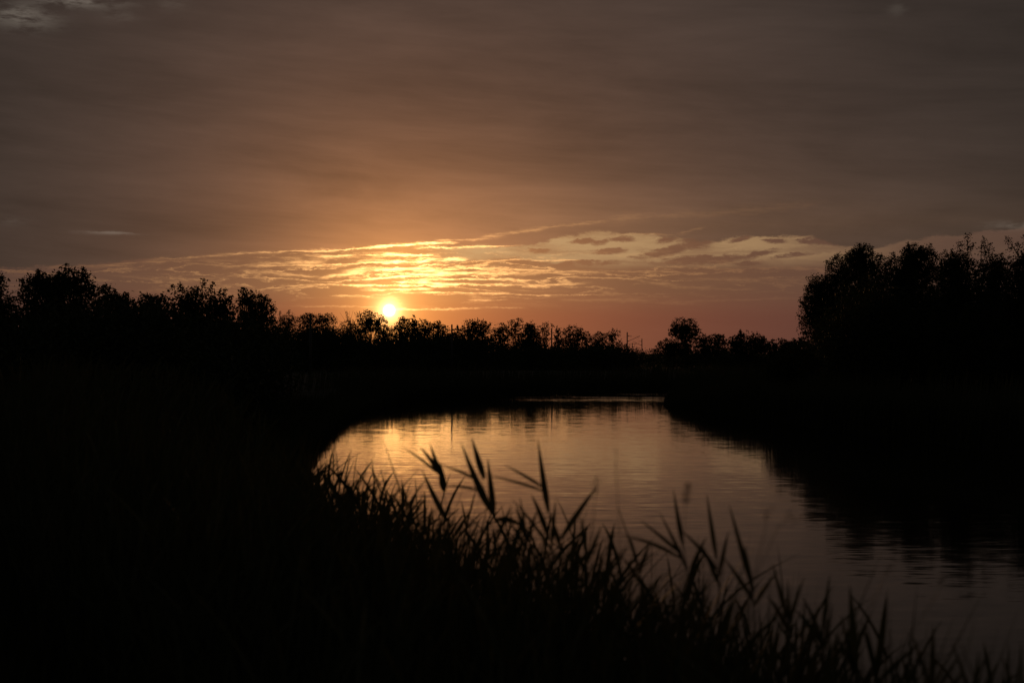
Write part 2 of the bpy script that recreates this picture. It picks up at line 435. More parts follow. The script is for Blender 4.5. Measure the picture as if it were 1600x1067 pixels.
def build_ground():
    def axis(lo, hi, d0, g):
        a = [0.0]
        while a[-1] < hi: a.append(a[-1] + max(d0, g * a[-1]))
        b = [0.0]
        while b[-1] > lo: b.append(b[-1] - max(d0, g * -b[-1]))
        return np.array(sorted(set(a + b)))
    xs = axis(-5000, 5000, 0.8, 0.045); ys = axis(-400, 9000, 0.8, 0.022)
    gx, gy = np.meshgrid(xs, ys)
    pts = np.stack([gx.ravel(), gy.ravel()], 1)
    h = ground_h(pts)
    V = np.column_stack([pts, h]); nx = len(xs); ny = len(ys)
    i = np.arange(ny - 1)[:, None] * nx + np.arange(nx - 1)[None, :]
    F = np.stack([i, i + 1, i + 1 + nx, i + nx], -1).reshape(-1, 4)
    o = mesh_obj('ground', V, F, MSOIL, None, None, True); o['kind'] = 'structure'
    w = mesh_obj('river_water', [(-60, -80, 0), (260, -80, 0), (260, 190, 0), (-60, 190, 0)], [(0, 1, 2, 3)], MWATER)
    w['kind'] = 'structure'
build_ground()

# ------------------------------------------------------------------ trees
def tree(name, label, cat, D, blobs, leaf, tau, seed, group=None, shoots=(), base=None, clump=0.55, limbs=9, shell=0.5, trunk_r=None, bare=()):
    """blobs: crown lobes (px, py, rx, ry) as they read from the river bank at distance D; each is turned into a real ellipsoid.
    shoots: upright leafy shoots (px0, py0, px1, py1)."""
    rng = np.random.default_rng(seed)
    k = D / FPX
    E_ = []
    if D > 190: blobs = [(cx, cy_, rx * 1.14, ry) for cx, cy_, rx, ry in blobs]
    elif limbs == 9: limbs = 22
    for cx, cy_, rx, ry in blobs:
        c = np.array(P(cx, cy_, D + rng.uniform(-.5, .5) * rx * k * .6))
        r = np.array([rx * k, max(min(rx * k, 3.2), ry * k * .5), ry * k])
        E_.append((c, r))
    if base is None: base = blobs[0][0]
    bx = (base - 800) * k
    g = gz(bx, D)
    root = empty(name, (bx, D, g), label, cat, group)
    off = np.array([bx, D, g])
    pos = []; ends = []
    la = 0.25 * 0.72 * leaf * leaf
    for c, r in E_:
        area = math.pi * r[0] * r[2]
        n = int(tau * area / la)
        cr = clump * (0.5 + 0.25 * min(r[0], r[2]))
        nc = max(6, int(n / max(8, 26 * (cr / leaf / 3) ** 1.5)))
        dirs = rng.normal(size=(nc, 3)); dirs /= np.linalg.norm(dirs, axis=1)[:, None]
        rad = np.where(rng.random(nc) < shell * .8, rng.uniform(.78, 1.04, nc), rng.random(nc) ** .5 * .85)
        cen = c + dirs * rad[:, None] * r
        ends.append(cen[rng.permutation(nc)[:limbs]])
        idx = rng.integers(0, nc, n)
        sc = cr * rng.uniform(.45, 1.25, nc)
        q = cen[idx] + np.clip(rng.normal(size=(n, 3)), -1.7, 1.7) * (sc[idx] * .5)[:, None] * np.array([1, 1, .85])
        pos.append(q)
    for x0, y0, x1, y1 in shoots:
        a = np.array(P(x0, y0, D)); b = np.array(P(x1, y1, D + rng.uniform(-1, 1)))
        L = np.linalg.norm(b - a); n = int(20 + 9 * L / leaf)
        t = rng.random(n) ** .8
        wv = (0.12 + 0.32 * (1 - t)) * min(L, 1.6) * .5
        pos.append(a + (b - a) * t[:, None] + rng.normal(size=(n, 3)) * wv[:, None] * np.array([1, 1, .5]))
        ends.append(b[None, :] - (b - a)[None, :] * .04)
    pos = np.concatenate(pos)
    pos = pos[pos[:, 2] > g + 0.15]
    V, F = leaves(pos - off, leaf, rng)
    mesh_obj('crown', V, F, MLEAF, root)
    # tapered trunk with forking limbs
    G = Geo(); allc = np.concatenate(ends)
    top = max(c[2] + r[2] * .35 for c, r in E_) - g
    H = max(1.0, top)
    tr = trunk_r or 0.016 * H + 0.04
    mainc = E_[0][0] - off
    stem = [np.array([0, 0, -.2])]
    for i in range(1, 6):
        f = i / 5
        stem.append(np.array([mainc[0] * f * .8, mainc[1] * f * .8, H * f * .8]) + rng.normal(size=3) * tr * .8 * np.array([1, 1, 0]))
    G.tube(stem, [tr * (1.25 - .9 * i / 5) for i in range(6)], 8)
    for e in allc:
        e = e - off
        f = np.clip(e[2] / H * .6 + rng.uniform(-.12, .1), .12, .75) * 5 / 4
        i = min(int(f * 5 / 1.25), 4); s = stem[min(i, 5)]
        mid = (s + e) / 2 + np.array([0, 0, .08 * H * rng.random()]) + rng.normal(size=3) * .04 * H
        G.tube([s, s * .6 + mid * .4, mid, e], [tr * .42, tr * .3, tr * .2, tr * .06], 4, cap=False)
    for x0, y0, x1, y1 in bare:
        a = np.array(P(x0, y0, D)) - off; b = np.array(P(x1, y1, D)) - off
        m = (a + b) / 2 + rng.normal(size=3) * .05 * np.linalg.norm(b - a)
        G.tube([a, m, b], [tr * .22, tr * .16, tr * .07], 4, cap=False)
    G.obj('trunk', MBARK, root)
    return root

LB = 'trees and bushes on the left bank'
FB = 'trees along the railway behind the far bank'
RB = 'bushes and trees on the right bank'
# left bank, 60-90 m away
tree('deciduous_tree', 'dark tree cut off by the left edge of the picture', 'tree', 62, [(-16, 440, 24, 34), (-20, 500, 46, 60)], .15, 3.2, 1, LB, clump=.5)
tree('deciduous_tree', 'tall dark tree with three ragged peaks near the left edge', 'tree', 70,
     [(84, 462, 58, 34), (104, 440, 20, 22), (62, 444, 22, 18), (130, 446, 15, 22), (84, 520, 80, 60)], .15, 3.4, 2, LB,
     shoots=[(104, 440, 103, 413), (60, 440, 60, 421), (130, 440, 130, 418), (96, 440, 92, 424), (142, 462, 146, 446), (38, 450, 31, 436)], clump=.42)
tree('shrub', 'low sloping bush just right of the three-peaked tree on the left', 'bush', 72, [(165, 472, 26, 24), (190, 486, 22, 24), (170, 540, 50, 50)], .15, 3.2, 3, LB,
     shoots=[(162, 456, 163, 446), (178, 462, 180, 452), (193, 470, 197, 457)], clump=.42)
tree('deciduous_tree', 'low rounded tree between sloping bush and spiky bush', 'tree', 88, [(226, 480, 26, 20), (249, 480, 18, 20), (236, 540, 44, 54)], .17, 3.2, 4, LB, clump=.45)
tree('shrub', 'spiky open bush with thin shoots standing up on the left skyline', 'bush', 66,
     [(318, 478, 38, 22), (290, 480, 24, 22), (345, 482, 24, 18), (318, 535, 60, 50)], .14, 2.6, 5, LB,
     shoots=[(296, 470, 268, 446), (298, 468, 279, 443), (306, 470, 300, 450), (318, 466, 318, 435), (330, 466, 332, 440), (338, 470, 350, 452), (310, 466, 308, 447), (352, 474, 362, 462)], clump=.4)
tree('deciduous_tree', 'rounded leafy tree with gaps in its crown, rightmost of the left bank trees', 'tree', 82,
     [(398, 478, 30, 24), (412, 494, 19, 24), (384, 466, 14, 15), (400, 540, 44, 50)], .15, 2.3, 6, LB, shoots=[(383, 460, 380, 450)], clump=.42)
# towards the far bank, left of the sun
tree('shrub', 'small thin bush next to the rounded tree on the left bank', 'bush', 240, [(446, 505, 13, 16), (456, 500, 8, 10), (446, 540, 26, 36)], .2, 1.5, 7, FB, shoots=[(450, 495, 452, 484), (440, 500, 437, 486)], clump=.5)
tree('deciduous_tree', 'low flat-topped tree left of the sun behind a mast', 'tree', 250, [(480, 502, 18, 12), (506, 500, 18, 11), (492, 530, 44, 26)], .26, 2.3, 8, FB, clump=.55)
tree('shrub', 'bush of thin bare twigs left of the tree below the sun', 'bush', 252, [(545, 512, 14, 14), (545, 545, 26, 32)], .22, 1.1, 9, FB,
     shoots=[(545, 508, 541, 487)], bare=[(545, 520, 531, 488), (546, 520, 538, 483), (547, 520, 552, 485), (547, 518, 562, 490), (546, 520, 546, 486), (545, 520, 526, 498), (548, 518, 557, 494)], clump=.5)
tree('deciduous_tree', 'round airy tree standing directly left of the setting sun', 'tree', 256, [(577, 502, 20, 17), (590, 508, 15, 14), (566, 516, 13, 12), (598, 522, 11, 13)], .3, 2.3, 10, FB, base=578, clump=.55)
tree('deciduous_tree', 'small tree whose top touches the lower edge of the sun', 'tree', 258, [(606, 524, 13, 16), (602, 545, 22, 16)], .3, 1.7, 11, FB, clump=.55)
tree('deciduous_tree', 'dark tree just right of the sun', 'tree', 256, [(629, 512, 13, 16), (626, 535, 18, 22)], .32, 2.8, 12, FB, shoots=[(629, 502, 630, 494)], clump=.5)
tree('spruce_tree', 'pointed dark spruce right of the sun', 'tree', 254, [(647, 520, 11, 18), (647, 540, 15, 18), (647, 506, 5, 10)], .3, 3.0, 13, FB, shoots=[(647, 505, 647, 492), (640, 512, 639, 498)], clump=.4)
tree('deciduous_tree', 'rounded tree second to the right of the sun, between spruce and slim tree', 'tree', 256, [(663, 514, 12, 16), (668, 535, 17, 22)], .32, 2.7, 14, FB, clump=.5)
tree('deciduous_tree', 'slim tree left of the mast that stands right of the sun', 'tree', 254, [(684, 512, 8, 12), (692, 522, 12, 14), (688, 540, 18, 16)], .32, 2.5, 15, FB, clump=.5)
tree('deciduous_tree', 'low spreading tree directly right of the mast that rises beside the sun', 'tree', 243, [(714, 524, 11, 12), (704, 532, 12, 12), (716, 540, 16, 12)], .32, 2.3, 38, FB, shoots=[(714, 516, 715, 508)], clump=.45)
tree('deciduous_tree', 'tree with a double rounded top in the middle of the far tree line', 'tree', 245, [(735, 514, 13, 15), (752, 513, 14, 15), (744, 535, 24, 20)], .32, 2.7, 16, FB, clump=.5)
tree('deciduous_tree', 'lower tree right of the double-topped tree', 'tree', 250, [(783, 519, 14, 14), (782, 538, 18, 16)], .33, 2.6, 17, FB, clump=.5)
tree('deciduous_tree', 'tall see-through tree behind the dense cone-shaped tree', 'tree', 262, [(806, 507, 11, 12), (800, 520, 8, 10), (811, 522, 8, 10)], .32, 1.4, 18, FB, clump=.5)
tree('deciduous_tree', 'dense cone-shaped dark tree in the far tree line', 'tree', 240, [(828, 528, 16, 18), (828, 515, 9, 12), (828, 541, 24, 14)], .3, 3.4, 19, FB, clump=.4)
tree('deciduous_tree', 'thin tree with gaps of sky behind the mast right of the cone-shaped tree', 'tree', 262, [(852, 514, 12, 13), (848, 530, 12, 14)], .3, 1.1, 20, FB, clump=.5)
tree('poplar_tree', 'narrow upright tree just right of a thin mast', 'tree', 260, [(872, 526, 6, 16), (872, 540, 7, 12)], .3, 2.0, 21, FB, clump=.4)
tree('deciduous_tree', 'broad rounded tree at the right part of the far tree line', 'tree', 258, [(895, 522, 16, 14), (890, 536, 14, 12), (905, 533, 10, 13)], .3, 2.0, 22, FB, clump=.45)
tree('deciduous_tree', 'small pale-edged tree third from the right end of the tree line', 'tree', 262, [(917, 530, 9, 13)], .3, 1.7, 23, FB, clump=.45)
tree('deciduous_tree', 'small rounded tree second from the right end of the tree line', 'tree', 262, [(936, 531, 12, 12), (930, 541, 14, 9)], .3, 2.3, 24, FB, clump=.45)
tree('deciduous_tree', 'leaning thin tree at the right end of the tree line beside the tall mast', 'tree', 262, [(957, 525, 12, 11), (952, 538, 10, 10), (966, 538, 6, 6)], .3, 1.5, 25, FB, bare=[(957, 545, 977, 540), (957, 540, 974, 532)], clump=.45)
# far bank, right of the masts
tree('deciduous_tree', 'lone round-headed tree standing above the hedge right of the masts', 'tree', 235, [(1069, 514, 21, 17), (1078, 522, 15, 14), (1058, 520, 12, 12), (1072, 538, 9, 10)], .28, 2.6, 26, FB, base=1074, clump=.42)
tree('shrub', 'low bush at the foot of the round-headed tree on its left side', 'bush', 225, [(1044, 544, 18, 14), (1060, 545, 16, 12)], .3, 3.2, 27, FB, clump=.4)
tree('deciduous_tree', 'low two-lobed tree right of the round-headed tree', 'tree', 230, [(1101, 536, 13, 15), (1121, 535, 15, 14), (1108, 548, 28, 10)], .3, 3.0, 28, FB, clump=.42)
tree('shrub', 'wide dome-shaped bush between the two-lobed tree and the right bank', 'bush', 215, [(1168, 538, 27, 19), (1150, 540, 13, 14), (1187, 540, 16, 14)], .3, 3.2, 29, FB, shoots=[(1157, 528, 1157, 515)], clump=.42)
tree('shrub', 'low hedge-like bush directly left of the large right bank bushes', 'bush', 200, [(1220, 545, 24, 16), (1245, 543, 20, 15)], .28, 3.2, 30, FB, clump=.42)
# right bank, 85-95 m away
tree('willow_tree', 'leafy willow with feathery left edge at the river end of the right bank', 'tree', 124,
     [(1300, 480, 44, 52), (1275, 492, 26, 46), (1318, 425, 26, 28), (1285, 455, 25, 26), (1310, 560, 62, 60)], .15, 3.0, 31, RB,
     shoots=[(1272, 450, 1262, 432), (1300, 420, 1291, 407), (1325, 412, 1328, 397), (1262, 480, 1250, 470), (1262, 500, 1247, 492), (1300, 412, 1310, 396)], clump=.42)
tree('willow_tree', 'bushy willow second from the river on the right bank', 'tree', 118, [(1352, 440, 36, 50), (1345, 402, 20, 20), (1355, 530, 60, 80)], .15, 3.6, 32, RB,
     shoots=[(1345, 400, 1344, 380), (1358, 402, 1364, 385), (1335, 405, 1333, 390), (1372, 412, 1378, 398)], clump=.42)
tree('willow_tree', 'middle willow of the right bank with two blunt peaks', 'tree', 110, [(1400, 440, 30, 42), (1440, 428, 36, 42), (1430, 400, 24, 18), (1420, 530, 70, 80)], .15, 3.6, 33, RB,
     shoots=[(1420, 398, 1419, 378), (1452, 400, 1455, 380), (1395, 410, 1396, 393), (1437, 398, 1440, 384), (1470, 410, 1478, 390)], clump=.42)
tree('willow_tree', 'willow with one tall slender shoot, tallest on the right bank', 'tree', 95, [(1500, 440, 32, 42), (1490, 415, 22, 22), (1510, 530, 60, 80)], .15, 3.4, 34, RB,
     shoots=[(1508, 410, 1513, 364), (1505, 410, 1498, 376), (1512, 400, 1521, 380), (1490, 405, 1488, 390), (1528, 425, 1534, 405)], clump=.4)
tree('willow_tree', 'thin-topped willow second from the right edge', 'tree', 104, [(1550, 445, 28, 38), (1555, 420, 20, 22), (1550, 530, 56, 80)], .15, 3.3, 35, RB,
     shoots=[(1545, 410, 1537, 371), (1552, 408, 1548, 380), (1560, 415, 1566, 394), (1540, 405, 1534, 384)], clump=.4)
tree('willow_tree', 'willow cut off by the right edge of the picture', 'tree', 98, [(1600, 445, 32, 45), (1612, 420, 26, 30), (1610, 530, 60, 80)], .15, 3.3, 36, RB,
     shoots=[(1592, 415, 1574, 370), (1598, 410, 1590, 378), (1602, 405, 1604, 366), (1585, 425, 1578, 400)], clump=.4)
tree('shrub', 'low round bush at the foot of the feathery willow by the water', 'bush', 88, [(1222, 586, 30, 26), (1250, 572, 40, 38)], .15, 3.4, 37, RB, clump=.42)

# ------------------------------------------------------------------ vegetation masses
def thicket(name, pts, hts, rad, leaf, per, seed, mat=MLEAF):
    rng = np.random.default_rng(seed)
    g = ground_h(pts); pos = []
    for (x, y), h, z, r in zip(pts, hts, g, rad):
        n = per
        d = rng.normal(size=(n, 3)); d /= np.linalg.norm(d, axis=1)[:, None]
        q = d * (rng.random(n) ** .45)[:, None] * np.array([r, r, h * .55]) + np.array([x, y, z + h * .48])
        pos.append(q + rng.normal(size=(n, 3)) * leaf * .6)
    pos = np.concatenate(pos)
    V, F = leaves(pos, leaf, rng)
    o = mesh_obj(name, V, F, mat); o['kind'] = 'stuff'
    return o
def scatter_px(rng, n, px0, px1, d0, d1):
    d = rng.uniform(d0, d1, n); px = rng.uniform(px0, px1, n)
    return np.column_stack([(px - 800) / FPX * d, d])
def keep_land(p, smin=0.5):
    return p[shore(p) > smin]
rg = np.random.default_rng(77)
p = keep_land(scatter_px(rg, 260, 380, 1300, 215, 262), 3)
o = thicket('undergrowth', p, rg.uniform(2.2, 3.6, len(p)), rg.uniform(1.5, 3.2, len(p)), .36, 300, 78)
o['label'] = 'dark undergrowth below the far tree line'; o['category'] = 'undergrowth'
p = keep_land(scatter_px(rg, 170, -120, 418, 48, 90), 3)
p = p[(p[:, 0] < -10)]
o = thicket('undergrowth', p, (2.6 + 76 / FPX * p[:, 1]) * rg.uniform(.86, 1.04, len(p)), rg.uniform(1.2, 2.4, len(p)), .2, 1100, 79)
o['label'] = 'dark undergrowth below the left bank trees'; o['category'] = 'undergrowth'
p = keep_land(scatter_px(rg, 170, 1288, 1750, 96, 124), 2.5)
ppx = p[:, 0] / p[:, 1] * FPX + 800
o = thicket('undergrowth', p, (2.8 + np.interp(ppx, [1285, 1350, 1500], [70, 134, 142]) / FPX * p[:, 1]) * rg.uniform(.75, 1.0, len(p)), rg.uniform(1.3, 2.4, len(p)), .2, 1200, 80)
o['label'] = 'dark undergrowth below the right bank bushes'; o['category'] = 'undergrowth'
p = keep_land(scatter_px(rg, 300, 395, 985, 225, 265), 4)
ppx = p[:, 0] / p[:, 1] * FPX + 800
o = thicket('undergrowth', p, (2.9 + np.where(ppx < 560, 42, np.where(ppx < 775, 26, 13)) / FPX * p[:, 1]) * rg.uniform(.86, 1.02, len(p)), rg.uniform(1.5, 3.2, len(p)), .34, 520, 82)
o['label'] = 'dark thicket at the feet of the trees around the sun'; o['category'] = 'undergrowth'
# far wood on the horizon
p = scatter_px(rg, 520, -200, 1800, 640, 720)
p = p[np.argsort(p[:, 0])]
o = thicket('distant_wood', p, rg.uniform(3.0, 6.2, len(p)) + 1.4 * (rg.random(len(p)) > .8), rg.uniform(1.6, 4.0, len(p)), .8, 90, 81)
o['label'] = 'low distant wood along the horizon'; o['category'] = 'wood'

def blades(name, pts, h, w, seed, mat, lean=.25, seg=4, wind=(0.1, 0.0), z=None, label='', cat='grass'):
    """curved tapering ribbons"""
    rng = np.random.default_rng(seed); n = len(pts)
    if z is None: z = ground_h(pts)
    an = rng.uniform(0, 2 * math.pi, n); lx = np.cos(an) * lean * rng.random(n) + wind[0]; ly = np.sin(an) * lean * rng.random(n) + wind[1]
    fa = rng.uniform(0, math.pi, n)
    sx, sy = np.cos(fa) * w * .5, np.sin(fa) * w * .5 * .6
    cur = rng.uniform(.3, 1.0, n)
    V = np.zeros((n, seg + 1, 2, 3))
    for i in range(seg + 1):
        t = i / seg
        bend = t + cur * t * t
        px_ = pts[:, 0] + lx * h * bend * .6; py_ = pts[:, 1] + ly * h * bend * .6
        pz = z - .03 + h * t * (1 - .18 * cur * t)
        prof = (1 - t) ** .7 * (0.55 + 1.1 * t) if t < 1 else 0.02
        V[:, i, 0] = np.stack([px_ - sx * prof, py_ - sy * prof, pz], 1)
        V[:, i, 1] = np.stack([px_ + sx * prof, py_ + sy * prof, pz], 1)
    V = V.reshape(-1, 3); b = np.arange(n)[:, None] * (2 * (seg + 1))
    F = np.concatenate([np.stack([b[:, 0] + 2 * i, b[:, 0] + 2 * i + 1, b[:, 0] + 2 * i + 3, b[:, 0] + 2 * i + 2], 1) for i in range(seg)])
    o = mesh_obj(name, V, F, mat); o['kind'] = 'stuff'; o['label'] = label; o['category'] = cat
    return o
def along(line, n, s0, s1, rng, y0=-1e9, y1=1e9, x1=1e9):
    """random points within s0..s1 m of a shoreline, on land"""
    out = np.zeros((0, 2)); tot = 0
    seg = np.linalg.norm(np.diff(line, axis=0), axis=1)
    mid = (line[1:] + line[:-1]) / 2
    ok = (mid[:, 1] > y0) & (mid[:, 1] < y1) & (mid[:, 0] < x1); pr = seg * ok; pr = pr / pr.sum()
    while len(out) < n:
        i = rng.choice(len(seg), n, p=pr); t = rng.random(n)[:, None]
        q = line[i] * (1 - t) + line[i + 1] * t
        d = rng.normal(size=(n, 2)); d /= np.linalg.norm(d, axis=1)[:, None]
        q = q + d * rng.uniform(abs(s0) * 0, s1 * 1.3, n)[:, None]
        s = shore(q); out = np.concatenate([out, q[(s > s0) & (s < s1)]]); tot += 1
        if tot > 40: break
    return out[:n]
# meadow on the near bank
q = np.column_stack([rg.uniform(-14, 5, 60000), rg.uniform(0.8, 26, 60000)]); q = keep_land(q, .2)
q = q[np.abs(q[:, 0]) < .45 * q[:, 1] + 1.2]
blades('meadow_grass', q, rg.uniform(.35, .95, len(q)) * (1 - .45 * sstep(6, 2, q[:, 1])), rg.uniform(.006, .014, len(q)), 91, MGRASS, label='long dark meadow grass on the near bank')
q = np.column_stack([rg.uniform(-60, 5, 60000), rg.uniform(22, 95, 60000)]); q = keep_land(q, .2)
q = q[np.abs(q[:, 0]) < .42 * q[:, 1] + 1]
blades('meadow_grass', q, rg.uniform(.5, 1.3, len(q)), rg.uniform(.02, .05, len(q)), 92, MGRASS, label='tall dark grass farther along the left bank')
# reeds at the water's edge
q = along(NEARS, 15000, -.25, 3.0, rg, 20, 135, 60)
blades('reed_bed', q, rg.uniform(1.0, 1.9, len(q)) * np.where(q[:, 1] > 36, .65, 1), rg.uniform(.03, .06, len(q)), 93, MREED, .22, label='dark reed bed along the left shore', cat='reeds')
q = along(FARS, 26000, -.35, 3.5, rg, 20, 145, 60)
blades('reed_bed', q, rg.uniform(1.9, 3.0, len(q)) * np.where(q[:, 1] > 92, .16 + .84 * sstep(11.3, 14.5, q[:, 0]), 1), rg.uniform(.03, .06, len(q)), 94, MREED, .18, label='dark reed bed along the right shore', cat='reeds')
q = along(NEARS, 22000, -.3, 8.0, rg, 110, 170, 120)
blades('reed_bed', q, rg.uniform(1.2, 2.3, len(q)), rg.uniform(.05, .09, len(q)), 95, MREED, .2, label='dark reed bed along the far shore', cat='reeds')
# near reed fringe in front of the camera
q = along(NEARS, 26000, .5, 3.6, rg, -2, 26, 30)
q = q[(q[:, 1] > 2.2)]
s = shore(q); zt = 3.14 + .05 * (q[:, 1] - 6) + rg.normal(size=len(q)) * .10 - .2 * np.clip(1.9 - s, 0, 2)
z = ground_h(q, s)
blades('reed_bed', q, np.clip((zt - z) / .885, .5, 2.7), rg.uniform(.010, .036, len(q)), 96, MREED, .34, 6, (.03, 0), z, 'dense blurred reeds and grass on the near shore', 'reeds')

k = rg.permutation(len(q))[:22000]
k = k[(zt - z)[k] > .7]
o = blades('reed_bed', q[k] + rg.normal(size=(len(k), 2)) * .02, rg.uniform(.2, .48, len(k)), rg.uniform(.014, .042, len(k)), 97, MREED, 1.0, 5, (.1, 0), z[k] + (zt - z)[k] * rg.uniform(.35, .87, len(k)) - .06 * sstep(6.5, 9, q[k][:, 1]), 'reed leaves spreading from the near reed stems', 'reeds')
# ------------------------------------------------------------------ single reeds in front of the water
def ribbon(G, a, b, w, sag, rng, nseg=9):
    """a reed leaf from a to b, widest in its lower third, with a folded midrib"""
    a, b = np.array(a), np.array(b)
    L = np.linalg.norm(b - a); d = (b - a) / L
    view = np.array([0.12, 1, 0.05]); side = np.cross(d, view); side /= np.linalg.norm(side); nrm = np.cross(side, d)
    tw = rng.uniform(-.5, .5)
    V = []
    for i in range(nseg + 1):
        t = i / nseg
        c = a + (b - a) * t + np.array([0, 0, sag * L * 4 * t * (1 - t)])
        pr = w * .5 * min(1, .35 + 2.4 * t) * (1 - t ** 2.2) + .0008
        sd = side * math.cos(tw * t) + nrm * math.sin(tw * t)
        V += [c - sd * pr, c + nrm * pr * .35, c + sd * pr]
    F = []
    for i in range(nseg):
        k = 3 * i
        F += [(k, k + 1, k + 4, k + 3), (k + 1, k + 2, k + 5, k + 4)]
    G.add(V, F)
RG = 'single reeds standing above the near reed bed'
def reed(label, D, stem, lv, seed):
    """stem: photo pixels from top to foot; lv: (px0, py0, px1, py1, width px, sag) base to tip"""
    rng = np.random.default_rng(seed); k = D / FPX
    top = [np.array(P(x, y, D)) for x, y in stem]
    foot = top[-1].copy(); foot[1] -= 0.0
    gx, gy = foot[0], foot[1]
    g = gz(gx, gy)
    root = empty('reed', (gx, gy, g), label, 'reed', RG); off = np.array([gx, gy, g])
    pts = [np.array([0, 0, -.03])] + [p - off for p in top[::-1]]
    G = Geo(); G.tube(pts, [.0042 - .0030 * i / (len(pts) - 1) for i in range(len(pts))], 6); G.obj('stem', MREED, root)
    for x0, y0, x1, y1, w, sag in lv:
        G = Geo(); dd = rng.uniform(-.12, .12)
        ribbon(G, np.array(P(x0, y0, D)) - off, np.array(P(x1, y1, D + dd)) - off, w * k * .76, sag + rng.uniform(-.03, .03), rng); G.obj('leaf', MREED, root)
    return root
reed('reed with a fan of four leaves left of the tallest pair, against the golden reflection', 7.6, [(692, 752), (697, 790), (702, 850), (705, 940)],
     [(690, 745, 656, 698, 10, .03), (690, 742, 672, 693, 11, -.03), (688, 742, 631, 699, 6, .03), (694, 768, 688, 722, 17, -.04), (700, 815, 659, 733, 13, -.05), (702, 850, 740, 790, 9, .04)], 1)
reed('tallest thick reed with two spear leaves and drooping side leaves in the middle', 6.8, [(752, 745), (764, 790), (772, 840), (778, 960)],
     [(768, 800, 720, 690, 17, -.03), (757, 748, 737, 683, 15, -.03), (772, 805, 762, 715, 14, .02), (748, 752, 688, 727, 6, .05), (750, 766, 695, 758, 6, .02), (772, 812, 822, 826, 13, .10), (774, 850, 800, 790, 9, .08)], 2)
reed('reed with one long upright spear leaf right of the tallest reed', 6.6, [(857, 790), (860, 830), (864, 880), (866, 980)],
     [(857, 800, 840, 684, 14, -.02), (852, 768, 764, 743, 6, .05), (850, 762, 788, 726, 7, .04), (858, 842, 830, 772, 12, .06), (862, 850, 868, 780, 9, -.03), (862, 860, 800, 780, 7, .06)], 3)
reed('reed with a single broad leaf pointing up to the right in the middle', 6.3, [(876, 845), (878, 880), (880, 990)],
     [(876, 842, 934, 758, 13, .02), (877, 860, 858, 800, 10, .03), (879, 890, 912, 828, 9, .05)], 4)
reed('short reed with blades fanning up right of the broad-leaved reed', 6.2, [(912, 850), (918, 890), (922, 1000)],
     [(914, 860, 908, 806, 9, .02), (916, 880, 940, 820, 9, .03), (918, 900, 890, 840, 10, .04)], 5)
reed('reed with two long leaves arching to the left, right of the centre', 5.9, [(1066, 840), (1072, 880), (1078, 1010)],
     [(1067, 852, 1052, 764, 10, -.02), (1064, 872, 968, 836, 8, .03), (1066, 866, 1000, 812, 8, .02), (1074, 890, 1030, 800, 8, .05), (1076, 900, 1104, 838, 9, .03)], 6)
reed('reed with a slender upright leaf between the arching reed and the leaning reed', 5.8, [(1118, 860), (1122, 900), (1126, 1020)],
     [(1119, 872, 1104, 772, 10, -.03), (1121, 890, 1062, 826, 9, .05), (1123, 900, 1138, 830, 9, .02), (1124, 915, 1096, 850, 10, .03)], 7)
reed('reed with one leaf leaning left, standing right of the slender reed', 5.6, [(1172, 900), (1177, 940), (1182, 1040)],
     [(1173, 912, 1139, 788, 11, -.03), (1176, 930, 1162, 850, 9, .03), (1178, 945, 1215, 890, 9, .04), (1178, 940, 1130, 870, 10, .04)], 8)
reed('reed with two narrow leaves crossing before the dark lower water', 5.3, [(1284, 970), (1286, 1010), (1288, 1060)],
     [(1284, 990, 1296, 896, 10, .02), (1285, 1000, 1252, 930, 9, .03), (1286, 1010, 1240, 950, 12, .04), (1286, 1015, 1300, 940, 9, -.02)], 9)
reed('reed with one very broad blade on the right', 5.1, [(1336, 1010), (1338, 1040), (1340, 1075)],
     [(1337, 1050, 1327, 912, 20, -.01), (1338, 1060, 1312, 960, 12, .02), (1339, 1060, 1300, 985, 10, .05)], 10)
reed('reed with a broad blade leaning right beside the very broad one', 5.0, [(1370, 1020), (1371, 1050), (1372, 1085)],
     [(1369, 1055, 1386, 930, 16, .02), (1370, 1065, 1440, 1000, 9, .04), (1371, 1070, 1352, 970, 9, .02)], 11)
reed('reed with one upright blade near the lower right corner', 4.8, [(1455, 1040), (1456, 1070), (1457, 1100)],
     [(1455, 1075, 1457, 974, 13, .01), (1456, 1085, 1422, 985, 9, .03), (1456, 1085, 1500, 1020, 9, .03)], 12)
reed('last reed in the lower right corner, only its blade tips showing', 4.7, [(1520, 1075), (1521, 1100), (1522, 1130)],
     [(1520, 1095, 1528, 1016, 9, .01), (1521, 1100, 1486, 1000, 8, .02), (1521, 1100, 1560, 1030, 8, .03)], 13)
reed('reed blade at the right edge of the picture', 4.6, [(1592, 1080), (1593, 1110), (1594, 1140)],
     [(1592, 1100, 1594, 1000, 9, .01), (1593, 1110, 1562, 1020, 8, .03)], 14)
reed('reed with a dark diagonal leaf at the left end of the reed fringe', 9.0, [(560, 790), (566, 820), (570, 900)],
     [(562, 790, 505, 722, 9, .05), (560, 788, 527, 742, 12, .04), (564, 800, 580, 752, 7, .02), (562, 800, 540, 745, 7, .02)], 15)
reed('reed of short upright blades at the far left end of the fringe', 9.5, [(486, 745), (490, 790), (494, 870)],
     [(487, 760, 462, 716, 9, .03), (488, 765, 482, 700, 6, .01), (489, 770, 506, 728, 8, .02), (490, 790, 452, 742, 10, .03), (489, 770, 470, 690, 4, .02)], 16)
reed('thin reed with needle-like blades against the left part of the reflection', 9.0, [(532, 770), (536, 800), (540, 880)],
     [(533, 775, 524, 698, 4, .01), (534, 780, 549, 700, 4, .01), (535, 790, 560, 745, 6, .02), (535, 790, 510, 735, 7, .03)], 17)
